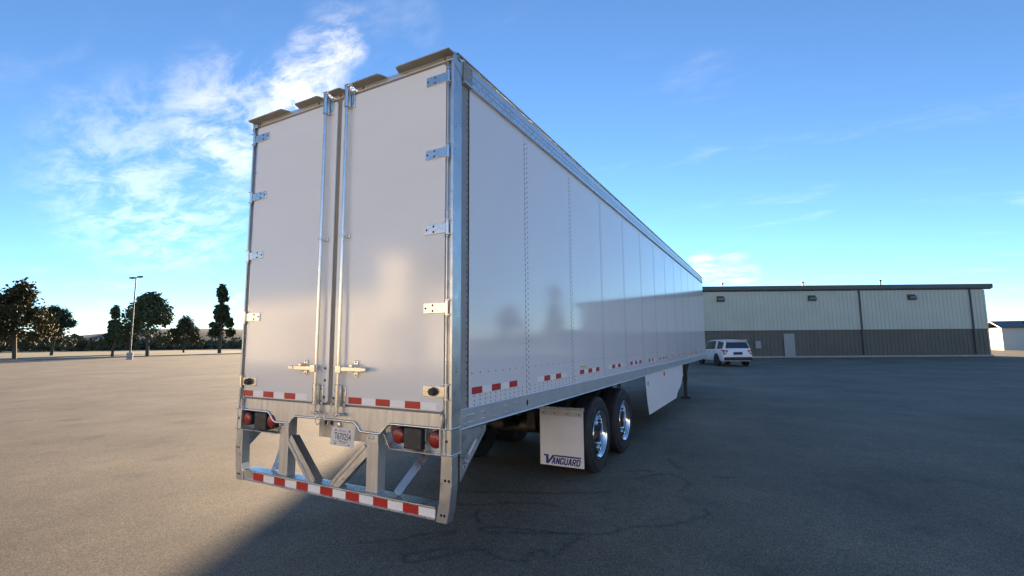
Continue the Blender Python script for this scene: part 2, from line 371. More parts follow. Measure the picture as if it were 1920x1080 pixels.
# bottom rails
for s in (1, -1):
    pr = [(-.04, 1.262), (.009, 1.262), (.012, 1.258), (.012, 1.120), (.015, 1.112), (-.04, 1.112)]
    if s < 0: pr = [(2 * XC - x, z) for x, z in pr]
    br = tp('bottom_rail', MB().prism(pr, 1, .108, LEN + .02), M_RAIL)
    if s > 0:
        h = MB()
        h.add([(.0132, 1.222 + .017 * math.cos(a * math.pi / 8), 1.185 + .030 * math.sin(a * math.pi / 8)) for a in range(16)], [tuple(range(16))])
        part('drain_hole', h, M_HOLE, br)
        pk = MB().add([(.0132, .425, 1.188), (.0132, .45, 1.183), (.0132, .455, 1.197), (.0132, .432, 1.203)], [(0, 1, 2, 3)])
        part('crayon_mark', pk, M_PINK, br)
# rivets
def rivets_for(sgn, rail):
    m = MB(); nx = 1 if sgn > 0 else -1
    def X(v): return v if sgn > 0 else XL - v
    def rv(y, z, x=0.0, r=.0065): m.dome((X(x), y, z), (nx, 0, 0), r * 1.35, r * .75)
    if rail:
        for y in (.15,): rv(y, 1.20, .012, .008); rv(y, 1.145, .012, .008)
        for y in (.20, .225, .25, .275): rv(y, 1.205, .012, .009); rv(y, 1.150, .012, .009)
        y = .42; j = 0
        while y < LEN - .1:
            for d in (-.014, .014) if j < 3 else (-.03, .03):
                rv(y + d, 1.207, .012, .0085); rv(y + d, 1.15, .012, .0085)
            y += .19 if j < 3 else .305; j += 1
        return m
    for i, s in enumerate(SEAMS[1:-1]):
        n = int((3.87 - 1.28) / .052)
        for k in range(n):
            z = 1.28 + k * .052
            rv(s + .009, z); rv(s + .058, z + .026)
    for i in range(13):
        y0, y1 = SEAMS[i], SEAMS[i + 1]
        n = 8
        for k in range(n): rv(y0 + (k + .35) * (y1 - y0) / n, 1.522 + random.uniform(-.002, .002), r=.0055)
        n = 11
        for k in range(n):
            for z in (1.272, 1.305, 1.340): rv(y0 + .055 + (k + .3) * (y1 - y0 - .08) / n, z, r=.0055)
    n = 50
    for k in range(n):
        rv(.122, 1.28 + k * .0515, -.012, .0075); rv(.211, 1.30 + k * .0515, -.012, .0075)
    k = 0
    y = .30
    while y < LEN - .1:
        rv(y, 3.968, .016, .005); rv(y + .05, 3.922, .016, .005); y += .102
    for z in (3.92, 3.965, 4.01, 4.04):
        rv(.135, z, .023, .006); rv(.215, z - .012, .023, .006)
    return m
for s in (1, -1):
    o = tp('rivets', rivets_for(s, False), M_RIVET); o['kind'] = 'stuff'
    o = tp('rail_rivets', rivets_for(s, True), M_ALU); o['kind'] = 'stuff'
# corner posts
for s in (1, -1):
    pf = [(.006, .107), (.006, -.010), (-.016, -.013), (-.018, .022), (-.050, .022), (-.050, -.002), (-.064, -.002), (-.064, .107)]
    if s < 0: pf = [(2 * XC - x, y) for x, y in pf]
    po = tp('corner_post', MB().prism(pf, 2, 1.13, 4.02), M_GALV, bevel=.003)
    a, b = (-.03, -.012) if s > 0 else (XL + .012, XL + .03)
    part('post_flange', MB().box((a, .108, 1.262), (b, .226, 3.90)), M_FLANGE, po)
    cap = [(-.016, 3.99), (-.016, 4.088), (.025, 4.085), (.116, 4.050), (.116, 3.925), (.10, 3.93)]
    a, b = (.0065, .011) if s > 0 else (XL - .011, XL - .0065)
    part('post_cap', MB().prism(cap, 0, a, b), M_GALV, po, bevel=.002)
    a, b = (-.07, .0065) if s > 0 else (XL - .0065, XL + .07)
    part('post_top', MB().box((a, -.0155, 4.021), (b, .11, 4.06)), M_GALV, po, bevel=.003)
    if s > 0:
        part('cap_slot', MB().prism([(.035, 4.045), (.035, 4.06), (.075, 4.042), (.075, 4.027)], 0, .0112, .0116), M_HOLE, po)
# header above the doors with marker lamps and flat guard plates
tp('door_header', MB().box((XL + .066, -.002, 4.036), (-.066, .03, 4.064)), M_ALU, bevel=.002)
for xa, xb in ((-.545, .010), (-1.06, -.735), (-1.355, -1.205), (-1.825, -1.50), (-2.556, -2.015)):
    tp('header_guard_plate', MB().prism([(xa, -.075), (xa + .012, -.088), (xb - (.012 if xb < -.1 else .001), -.088), (xb, -.075 if xb < -.1 else -.086), (xb + (.03 if xb < -.1 else 0), -.004), (xa - (.03 if xa > -2.5 else 0), -.004)], 2, 4.066, 4.076), M_GUARD, bevel=.002)
for x in (-.085, -.99, -1.28, -1.57, -2.47):
    tp('marker_lamp', MB().dome((x, -.0025, 4.05), (0, -1, 0), .013, .008, 12), M_MARK, smooth=True)
# doors
tp('door_seal', MB().box((XL + .066, .004, 1.236), (-.066, .05, 4.034)), M_SEAL)
def rrect(x0, x1, z0, z1, r, n=5):
    out = []
    for cx, cz, a0 in ((x1 - r, z1 - r, 0), (x0 + r, z1 - r, 90), (x0 + r, z0 + r, 180), (x1 - r, z0 + r, 270)):
        for k in range(n + 1):
            a = R(a0 + 90 * k / n); out.append((cx + r * math.cos(a), cz + r * math.sin(a)))
    return out
def bolt(mb, x, y, z, r=.011, h=.008, n=(0, -1, 0)): mb.dome((x, y, z), n, r, h, 8)
BOLT_ME = {}
def bolts(parent, pts, r, h, name='bolt', m=None, nrm=(0, -1, 0)):
    m = m or M_BOLT; key = (r, h, m.name, nrm)
    if key not in BOLT_ME: BOLT_ME[key] = MB().dome((0, 0, 0), nrm, r, h, 8).mesh('bolt', m, True)
    for p in pts: obj(name, BOLT_ME[key], parent, p)
DOORS = []
for s in (1, -1):
    f = (lambda x: x) if s > 0 else (lambda x: 2 * XC - x)
    x0, x1 = sorted((f(-1.252), f(-.072)))
    d = tp('rear_door', MB().prism(rrect(x0, x1, 1.252, 4.006, .03), 1, -.006, .02), M_DOOR, bevel=.002, label='right white rear door' if s > 0 else 'left white rear door')
    DOORS.append(d)
    for i, zc in enumerate((3.888, 3.265, 2.650, 2.030, 1.400)):
        h = MB(); xa, xb = sorted((f(-.262), f(-.048)))
        h.box((xa, -.016, zc - .039), (xb, -.0065, zc + .039))
        bx = f(-.036)
        h.tube((bx, -.022, zc - .055), (bx, -.022, zc + .055), .0135, 14)
        for dz in (-.06, .052): h.tube((bx, -.022, zc + dz), (bx, -.022, zc + dz + .008), .019, 12)
        xa, xb = sorted((f(-.036), f(-.006)))
        h.box((xa, -.034, zc - .06), (xb, -.024, zc - .051)); h.box((xa, -.034, zc + .051), (xb, -.024, zc + .06))
        h.tube((bx, -.022, zc - .072), (bx, -.022, zc - .06), .009, 8)
        ho = part('hinge', h, M_CHROME, d, smooth=True, bevel=.0015)
        b = MB()
        if i < 4:
            bolts(d, [(f(xx), -.016, zc + dz) for (xx, dz) in ((-.243, 0), (-.175, .022), (-.175, -.022))], .010, .007)
        else:
            cx = f(-.155)
            b.tube((cx, -.016, zc + .0), (cx, -.055, zc), .034, 16, r2=.026); bolt(b, cx, -.055, zc, .012, .006)
            part('rubber_stop', b, M_BLACK, d, smooth=True)
    # lock rod, keepers, handle
    rx = f(-1.142); q = 1 if s > 0 else -1
    ry = -.048
    part('lock_rod', MB().tube((rx, ry, 1.19), (rx, ry, 4.075), .0155, 16), M_CHROME, d, smooth=True)
    for z0, z1 in ((3.885, 4.06), (1.235, 1.42)):
        k = MB(); k.tube((rx, ry, z0), (rx, ry, z1), .0225, 14)
        k.box((rx - .024, -.04, z0 + .005), (rx + .024, -.0065, z1 - .005))
        k.box((rx + .030, -.020, z0 + .0), (rx + .062, -.0065, z1 - .015))
        for zz_ in (z0, z1 - .012): k.tube((rx, ry, zz_), (rx, ry, zz_ + .012), .027, 14)
        part('rod_keeper', k, M_CHROME, d, smooth=True, bevel=.002)
        for zz_ in (z0 + .035, z1 - .05): bolts(d, [(rx - .012, -.067, zz_)], .005, .004); bolts(d, [(rx + .046, -.02, zz_)], .008, .006)
    for z in (4.085, 1.172):
        c = MB(); c.tube((rx - .026, ry, z), (rx + .05, ry, z), .014, 8); c.box((rx - .02, ry - .02, z - .014), (rx + .02, ry + .02, z + .014)); c.tube((rx + .045, ry - .02, z), (rx + .045, ry + .03, z), .011, 8)
        part('rod_cam', c, M_CHROME, d, smooth=True, bevel=.002)
    g = MB(); g.box((rx - .02, -.066, 2.690), (rx + .02, -.0065, 2.708)); g.box((rx + .02, -.022, 2.68), (rx + .055, -.0065, 2.72)); bolt(g, rx + .04, -.022, 2.70, .009, .007)
    part('rod_guide', g, M_CHROME, d, bevel=.002)
    h = MB(); ze = 1.55
    def hb(a, b): 
        u = sorted((rx + q * a[0], rx + q * b[0])); h.box((u[0], a[1], a[2]), (u[1], b[1], b[2]))
    hb((-.012, -.078, ze - .032), (.05, -.052, ze + .032))
    hb((.05, -.070, ze - .018), (.31, -.056, ze + .018)); hb((.28, -.078, ze - .012), (.335, -.060, ze + .014))
    part('handle', h, M_CHROME, d, bevel=.003)
    h = MB(); hx = rx + q * .175
    h.prism([(hx - .02, ze - .055), (hx, ze - .072), (hx + .02, ze - .055), (hx + .022, ze + .07), (hx - .022, ze + .07)], 1, -.02, -.0065)
    h.box((hx - .03, -.085, ze - .026), (hx + .03, -.030, ze - .019)); h.box((hx - .022, -.078, ze + .019), (hx + .012, -.022, ze + .04))
    bolt(h, hx, -.02, ze + .058, .011, .008); bolt(h, hx, -.02, ze - .05, .011, .008)
    part('handle_catch', h, M_CHROME, d, bevel=.002)
    # reflective tape
    if s > 0: xs = [(-1.057 + .154 * i, -1.057 + .154 * (i + 1), 'red_tape' if i % 2 == 0 else 'white_tape') for i in range(6)]
    else: xs = [(-1.575 - .154 * (i + 1), -1.575 - .154 * i, 'white_tape' if i % 2 == 0 else 'red_tape') for i in range(6)]
    for xa, xb, n in xs:
        part(n, MB().box((xa, -.0075, 1.261), (xb, -.0062, 1.315)), M_RED if n[0] == 'r' else M_WTAPE, d)
# strip of bolts beside the door gap, with safety chains and rings
bolts(DOORS[1], [(-1.352, -.006, z) for z in (1.548, 1.445, 1.300)], .013, .009)
bolts(DOORS[0], [(-1.235, -.006, 1.298)], .013, .009)
def ring(mb, c, rx_, rz_, r, tilt, n=18, m=6):
    vs = []; fs = []
    for i in range(n):
        a = 2 * math.pi * i / n; ct = Vector((math.cos(a) * rx_, 0, math.sin(a) * rz_)); rad = Vector((math.cos(a), 0, math.sin(a)))
        for j in range(m):
            t = 2 * math.pi * j / m; v = ct + rad * (math.cos(t) * r) + Vector((0, math.sin(t) * r, 0))
            v = Matrix.Rotation(tilt, 3, 'Z') @ v; vs.append(Vector(c) + v)
    for i in range(n):
        for j in range(m): fs.append((i * m + j, i * m + (j + 1) % m, ((i + 1) % n) * m + (j + 1) % m, ((i + 1) % n) * m + j))
    mb.add(vs, fs)
for x, dr in ((-1.352, DOORS[1]), (-1.235, DOORS[0])):
    ch = MB()
    for k in range(8): ring(ch, (x - .0035 * k * (1 if x < -1.3 else -1) - (.03 * k / 8 if x > -1.3 else 0), -.020 - .002 * k, 1.288 - .0145 * k), .0055, .010, .0022, (k % 2) * 1.4 + .2, 10, 5)
    part('chain', ch, M_CHROME, dr, smooth=True)['kind'] = 'stuff'
    rg = MB(); xr = x - .028 if x < -1.3 else x - .04
    ring(rg, (xr, -.045, 1.125), .020, .052, .0028, .5, 22, 6); ring(rg, (xr + .008, -.05, 1.12), .018, .050, .0028, 1.0, 22, 6)
    part('pin_ring', rg, M_CHROME, dr, smooth=True)['kind'] = 'stuff'
# rear sill with rolled lip
LIP = [(-1.28, 1.117), (-.975, 1.115), (-.935, 1.085), (-.915, 1.056), (-.895, 1.046), (-.70, 1.044), (-.672, 1.056), (-.615, 1.116), (-.59, 1.129), (-.08, 1.131)]
full = LIP + [(2 * XC - x, z) for x, z in reversed(LIP[1:] if False else LIP) if x != -1.28]
poly = full + [(XL + .08, 1.238), (-.08, 1.238)]
# order: right half goes from centre to right, so build the outline right -> left
right = list(reversed(LIP)); left = [(2 * XG - x, z) for x, z in LIP[1:-1]] + [(XL + .08, 1.131)]
line = right + left
outline = [(-.08, 1.235)] + line + [(XL + .08, 1.235)]
sill = tp('rear_sill', MB().prism(outline, 1, -.004, .012), M_GALVR, bevel=.001)
lip = MB()
for i in range(len(line) - 1): lip.tube((line[i][0], -.010, line[i][1]), (line[i + 1][0], -.010, line[i + 1][1]), .0105, 10)
for p in line: lip.lathe([(-.0105, .0001), (-.0074, .0074), (0, .0105), (.0074, .0074), (.0105, .0001)], (p[0], -.010, p[1]), 1, 10)
part('rolled_lip', lip, M_CHROME, sill, smooth=True)
part('sill_underside', MB().box((XL + .08, .013, 1.132), (-.08, .30, 1.142)), M_GALV, sill)
# lamp boxes
for s in (1, -1):
    f = (lambda x: x) if s > 0 else (lambda x: 2 * XC - x)
    bx = MB()
    def quadbox(a, b): 
        xs = sorted((f(a[0]), f(b[0]))); bx.box((xs[0], a[1], a[2]), (xs[1], b[1], b[2]))
    quadbox((-.655, .075, .935), (-.082, .082, 1.130))
    quadbox((-.585, -.008, .934), (-.082, .075, .942))
    pts = [(-.660, 1.048), (-.592, .941), (-.584, .936), (-.652, 1.044)]
    if s < 0: pts = [(f(x), z) for x, z in pts]
    bx.prism(pts, 1, -.008, .075)
    quadbox((-.263, .02, .943), (-.255, .074, 1.128))
    lb = tp('lamp_box', bx, M_GALV, bevel=.002)
    for cx in (-.506, -.146):
        lm = tp('tail_lamp', MB().lathe([(.074, .064), (.0, .064), (-.006, .061), (-.006, .055)], (f(cx), 0, 1.045), 1, 28), M_LAMPR, smooth=True)
        l2 = MB().lathe([(.0, .0555), (-.010, .054), (-.016, .045), (-.019, .025), (-.0195, .0005)], (f(cx), 0, 1.045), 1, 28)
        part('red_lens', l2, M_LAMP, lm, smooth=True)
    xs = sorted((f(-.440), f(-.268)))
    bb = tp('dock_bumper', MB().box((xs[0], -.018, .955), (xs[1], .074, 1.114)), M_BLACK, bevel=.008)
    bolts(bb, [(xx, -.018, z) for xx in (xs[0] + .025, xs[1] - .025) for z in (.978, 1.08)], .012, .004)
    bolts(lb, [(f(-.236), .075, z) for z in (.99, 1.03, 1.07)], .005, .004, 'rivet', M_RIVET)
    # lower corner casting
    cc = MB()
    pts = [(.008, .108), (.008, -.014), (-.030, -.020), (-.050, -.006), (-.084, -.012), (-.084, .108)]
    if s < 0: pts = [(f(x), y) for x, y in pts]
    cc.prism(pts, 2, .945, 1.129)
    co = tp('corner_casting', cc, M_GALV, bevel=.004)
    fl = MB()
    wav = [(-.084, 1.238), (-.070, 1.238), (-.062, 1.20), (-.064, 1.165), (-.074, 1.130), (-.074, .948), (-.088, .948), (-.088, 1.130), (-.080, 1.17)]
    if s < 0: wav = [(f(x), z) for x, z in wav]
    fl.prism(wav, 1, -.034, -.006)
    part('casting_rib', fl, M_GALV, co, bevel=.003)
    for z in (1.131, .944):
        bd = MB(); xs = sorted((f(-.09), f(.014))); bd.box((xs[0], -.026, z - .006), (xs[1], .11, z + .006))
        part('casting_band', bd, M_CHROME, co, bevel=.003)
    bb = MB(); bolt(bb, f(-.030), -.021, 1.045, .012, .002); part('casting_hole', bb, M_AXLE, co)
    # side arm of the rear guard
    ar = [(-.084, .938), (.012, .938), (.012, .73), (-.004, .60), (-.010, .545), (-.030, .465), (-.128, .465), (-.115, .53), (-.098, .62), (-.092, .73)]
    if s < 0: ar = [(f(x), z) for x, z in ar]
    ao = tp('guard_side_arm', MB().prism(ar, 1, -.012, .07), M_GALV, bevel=.004)
    bolts(ao, [(f(x), -.0120, z) for (x, z) in ((-.045, .765), (-.012, .765), (-.078, .520), (-.050, .520))], .0115, .0012, 'arm_hole', M_HOLE)
    pl = [(.102, 1.110), (.47, 1.104), (.462, 1.05), (.104, .735)]
    xs = sorted((f(.002), f(.010)))
    gp = tp('gusset_plate', MB().prism(pl, 0, xs[0], xs[1]), M_GALV, bevel=.002)
    if s > 0:
        part('gusset_top_flange', MB().bar((.008, .104, 1.107), (.008, .468, 1.101), .02, .006), M_CHROME, gp)
        d = Vector((0, .765, .644)); n = Vector((0, -.644, .765)); c0 = Vector((.0108, .148, .812)); 
        st = MB().add([c0, c0 + d * .235, c0 + d * .255 + n * .050, c0 + d * .012 + n * .050], [(0, 1, 2, 3)])
        so = part('sticker', st, M_STICK, gp)
        e = Vector((.0006, 0, 0))
        bk = MB().add([c0 + e + d * .012 + n * .004, c0 + e + d * .058 + n * .004, c0 + e + d * .058 + n * .046, c0 + e + d * .020 + n * .046], [(0, 1, 2, 3)])
        part('check_box', bk, M_INK, gp)
        e2 = e * 2
        ck = MB().add([c0 + e2 + d * a + n * b_ for a, b_ in ((.022, .026), (.030, .026), (.034, .018), (.048, .042), (.054, .042), (.036, .008), (.031, .008))], [(0, 1, 2, 3, 4, 5, 6)])
        part('check_mark', ck, M_STICK, gp)
        rot = Matrix((( 0, 0, 1), (d.y, n.y, 0), (d.z, n.z, 0))).to_4x4()
        for body, sz, a, b_, bold in (('IIHS', .026, .066, .028, .0012), ('TOUGHGUARD', .0255, .066, .006, .0006)):
            t = obj('lettering', text_mesh('lettering', body, sz, M_INK, bold), gp)
            t.matrix_local = Matrix.Translation(c0 + e2 + d * a + n * b_) @ rot
# rear impact guard beam
bp = [(0, .470), (-.010, .472), (-.012, .482), (-.002, .487), (-.002, .551), (-.012, .555), (-.012, .566), (.002, .570), (.115, .570), (.115, .470)]
beam = tp('guard_beam', MB().prism(bp, 0, XL + .135, -.135), M_GALV, bevel=.002)
xs = [-.140, -.293]; c = -.293; blocks = [(-.293, -.140, 'white_tape')]
for i in range(14):
    nx = c - .153
    if nx < XL + .14: break
    blocks.append((nx, c, 'red_tape' if i % 2 == 0 else 'white_tape')); c = nx
for xa, xb, n in blocks: part(n, MB().box((xa, -.0045, .4885), (xb, -.003, .5495)), M_RED if n[0] == 'r' else M_WTAPE, beam)
dm = MB()
for i in range(56):
    x = -.17 - i * .04
    for y in (.035, .075): dm.dome((x, y, .570), (0, 0, 1), .008, .004, 6)
o = part('step_studs', dm, M_GALV, beam); o['kind'] = 'stuff'
for s in (1, -1):
    f = (lambda x: x) if s > 0 else (lambda x: 2 * XG - x)
    xs = sorted((f(-.858), f(-.732)))
    gpst = tp('guard_post', MB().box((xs[0], .018, .571), (xs[1], .105, 1.125)), M_GALVR, bevel=.003)
    bl = MB(); bl.box((xs[0] - .003, .010, .955), (xs[1] + .003, .018, 1.04)); part('post_plate', bl, M_GALVR, gpst, bevel=.002)
    bolts(gpst, [(xs[0] + dx, .010, 1.002) for dx in (.030, .075)], .015, .008, 'bolt', M_GALVR)
    dg = MB(); p0 = Vector((f(-.862), .07, .905)); p1 = Vector((f(-1.225), .05, .560)); dg.bar(p0, p1, .06, .085, up=(0, 1, 0))
    do = tp('diagonal_brace', dg, M_GALVR, bevel=.002)
    sd = (p1 - p0).normalized(); nn = Vector((0, -1, 0)).cross(sd).normalized()
    for q in (-1, 1):
        fl = MB(); fl.bar(p0 + nn * q * .032 + Vector((0, -.046, 0)), p1 + nn * q * .032 + Vector((0, -.046, 0)), .008, .03, up=nn)
        part('brace_flange', fl, M_GALV, do)
    st = MB(); st.bar((f(-.585), .085, .575), (f(-.405), .40, .99), .075, .012, up=(0, -1, .4)); tp('rear_strap', st, M_GALV, bevel=.002)
# license plate under the sill
lp = tp('license_plate', MB().prism([(-1.272, .906), (-.998, .900), (-.985, 1.052), (-1.255, 1.060)], 1, .004, .007), M_PLATE)
part('plate_bracket', MB().box((-1.235, .010, 1.045), (-.972, .040, 1.100)), M_GALVR, lp, bevel=.002)
part('plate_lamp', MB().lathe([(-.02, .0001), (-.018, .018), (.03, .02)], (-1.16, .01, 1.075), 1, 12), M_CHROME, lp, smooth=True)
bolts(lp, [(x, .004, z) for x, z in ((-1.205, 1.033), (-1.043, 1.030), (-1.212, .922), (-1.05, .917))], .009, .004)
def face_rear(me, name, parent, x, y, z, tilt=0.0):
    o = obj(name, me, parent); o.location = (x, y, z); o.rotation_euler = (R(90), -tilt, 0); return o
face_rear(text_mesh('plate_number', 'T670254', .077, M_INK, .0006, sx=.70, align='CENTER'), 'plate_number', lp, -1.123, .0032, .957, R(-1.2))
face_rear(text_mesh('plate_state', 'INDIANA', .022, M_GREYINK, .0006, align='CENTER'), 'plate_state', lp, -1.125, .0032, 1.022, R(-1.2))
sm = MB()
for xa, xb, z, h in ((-1.235, -1.195, .938, .006), (-1.165, -1.062, .936, .009), (-1.15, -1.08, .925, .005), (-1.165, -1.14, .945, .008)): sm.add([(xa, .0032, z), (xb, .0032, z - .001), (xb, .0032, z + h - .001), (xa, .0032, z + h)], [(0, 1, 2, 3)])
part('plate_print', sm, M_GREYINK, lp)['kind'] = 'stuff'
rb = tp('rear_cross_beam', MB().box((XL + .60, .46, .835), (-.60, .56, 1.14)), M_GALVR, bevel=.003)
bolts(rb, [(x, .46, z) for x in (-1.86, -1.78, -1.70, -1.58) for z in (.98, 1.05)], .022, .012)
# side reflective tape
def stape(name, ya, yb, z0=1.356, z1=1.410):
    n = 'red_tape' if name == 'r' else 'white_tape'
    for xx in (0.0004, XL - .0016):
        part(n, MB().box((xx, ya, z0), (xx + .0012, yb, z1)), M_RED if name == 'r' else M_WTAPE, T, loc=OFF)
for i, c in enumerate(('r', 'w', 'r', 'w', 'r')): stape(c, .269 + .154 * i, .269 + .154 * (i + 1))
for p in range(1, 13):
    y0 = SEAMS[p]
    if p % 2: seq = 'wrwrw'; st = y0 + .262
    else: seq = 'rwrwr'; st = y0 + .262
    for i, c in enumerate(seq): stape(c, st + .1535 * i, st + .1535 * (i + 1))
lb2 = MB().add([(.0012, 2.73, 1.440), (.0012, 2.95, 1.436), (.0012, 2.95, 1.452), (.0012, 2.73, 1.456)], [(0, 1, 2, 3)])
tp('yellow_label', lb2, M_YEL)
# floor cross members
cm = MB(); cm.box((XL + .05, -.004, 1.098), (-.05, .004, 1.122)); cm.box((XL + .05, -.028, 1.090), (-.05, .028, 1.098)); cm.box((XL + .05, -.028, 1.122), (-.05, .028, 1.129))
cme = cm.mesh('cross_member', M_CROSS)
y = .72
while y < LEN - .2:
    obj('cross_member', cme, T, (OFF[0], OFF[1] + y, 0)); y += .305
# running gear
for x in (-.86, 2 * XC + .86):
    tp('slider_rail', MB().box((x - .04, 1.75, .86), (x + .04, 6.1, 1.088)), M_UNDER, bevel=.004)
for y in (1.80, 2.75, 4.05, 5.3, 6.0):
    tp('slider_cross_tube', MB().box((XL + .86, y - .05, .80), (-.86, y + .05, .90)), M_UNDER, bevel=.004)
AX = (3.53, 4.79); TR = .503
tyre_prof = [(-.140, .30), (-.142, .34), (-.150, .39), (-.150, .43), (-.140, .468), (-.120, .492), (-.112, .4985), (-.075, .502), (-.074, .490), (-.066, .490), (-.065, .503),
             (-.028, .5035), (-.027, .491), (-.019, .491), (-.018, .5035), (.018, .5035), (.019, .491), (.027, .491), (.028, .5035), (.065, .503), (.066, .490), (.074, .490), (.075, .502), (.112, .4985), (.120, .492), (.140, .468), (.150, .43), (.150, .39), (.142, .34), (.140, .30), (.13, .287), (-.13, .287)]
ty_me = MB().lathe(tyre_prof, (0, 0, 0), 0, 72, close=True).mesh('tyre', M_TYRE, True)
rib = MB()
for sg in (1,):
    for rr in (.352, .448): rib.lathe([(.1445, rr - .004), (.153, rr), (.1445, rr + .004)], (0, 0, 0), 0, 64)
rib_me = rib.mesh('sidewall_rib', M_TYRE, True)
rim_prof = [(.135, .288), (.147, .296), (.150, .302), (.145, .306), (.138, .303), (.134, .290), (.120, .274), (.09, .268), (.04, .264), (-.03, .258), (-.08, .248), (-.098, .232), (-.106, .20), (-.108, .165), (-.108, .10), (-.108, .001)]
rim_me = MB().lathe(rim_prof, (0, 0, 0), 0, 56).mesh('wheel', M_RIM, True)
bare = MB().lathe([(.13, .288), (.12, .27), (-.12, .27), (-.13, .288)], (0, 0, 0), 0, 40); bare.lathe([(.0, .27), (.0, .01)], (0, 0, 0), 0, 40)
rim_in = bare.mesh('wheel', M_HUBD, True)
hub = MB().lathe([(-.107, .125), (-.07, .122), (-.03, .112), (.015, .105), (.035, .095), (.04, .07), (.042, .001)], (0, 0, 0), 0, 32)
hub_me = hub.mesh('hub', M_HUBD, True)
nuts = MB()
for k in range(10):
    a = 2 * math.pi * k / 10; c = (-.107, .155 * math.cos(a), .155 * math.sin(a)); nuts.tube(c, (-.075, c[1], c[2]), .017, 6); nuts.tube((-.075, c[1], c[2]), (-.057, c[1], c[2]), .011, 8)
nut_me = nuts.mesh('lug_nuts', M_RIVET)
hh = MB()
for k in range(10):
    a = 2 * math.pi * (k + .5) / 10; hh.disc((-.1035, .205 * math.cos(a), .207 * math.sin(a)), (1, 0, 0), .026, 12)
hh_me = hh.mesh('hand_hole', M_HOLE)
for y in AX:
    for s in (1, -1):
        for j, dx in enumerate((0.175, .51)):
            cx = -dx if s > 0 else XL + dx
            w = obj('wheel', rim_me if j == 0 else rim_in, T, (OFF[0] + cx, OFF[1] + y, TR - .006)); w.rotation_euler = (random.uniform(0, 3), 0, 0 if s > 0 else math.pi)
            obj('tyre', ty_me, w)
            if j == 0: obj('hub', hub_me, w); obj('lug_nuts', nut_me, w)['kind'] = 'stuff'; obj('hand_holes', hh_me, w)['kind'] = 'stuff'; obj('sidewall_rib', rib_me, w)
    ax = MB().tube((-.40, y, .497), (XL + .40, y, .497), .066, 20)
    tp('axle', ax, M_AXLE, smooth=True)
    for s in (1, -1):
        f = (lambda x: x) if s > 0 else (lambda x: 2 * XC - x)
        tp('brake_drum', MB().lathe([(-.11, .0), (-.11, .19), (.09, .205), (.11, .205), (.11, .0)], (f(-.66), y, .497), 0, 28), M_UNDER, smooth=True)
        tp('air_spring', MB().lathe([(.50, .02), (.50, .10), (.56, .125), (.62, .115), (.68, .125), (.76, .115), (.82, .10), (.86, .09)], (f(-.86), y + .26, 0), 2, 20), M_UNDER, smooth=True)
        tp('trailing_arm', MB().bar((f(-.86), y - .42, .72), (f(-.86), y + .30, .48), .09, .10), M_UNDER, bevel=.004)
        tp('hanger_bracket', MB().prism([(y - .50, .862), (y - .32, .862), (y - .36, .62), (y - .46, .62)], 0, f(-.86) - .06, f(-.86) + .06), M_UNDER, bevel=.004)
        tp('brake_chamber', MB().lathe([(-.13, .0), (-.13, .07), (-.10, .085), (-.01, .085), (.0, .09), (.01, .085), (.10, .08), (.13, .06), (.13, .0)], (f(-1.02), y - .20, .56), 0, 20), M_AXLE, smooth=True)
        tp('brake_hose', MB().tube((f(-1.0), y - .25, .64), (f(-.92), y - .55, .93), .012, 8), M_UNDER)
tp('air_tank', MB().lathe([(-.5, 0), (-.5, .10), (-.46, .13), (.46, .13), (.5, .10), (.5, 0)], (-1.28, 6.6, .82), 0, 24), M_UNDER, smooth=True)
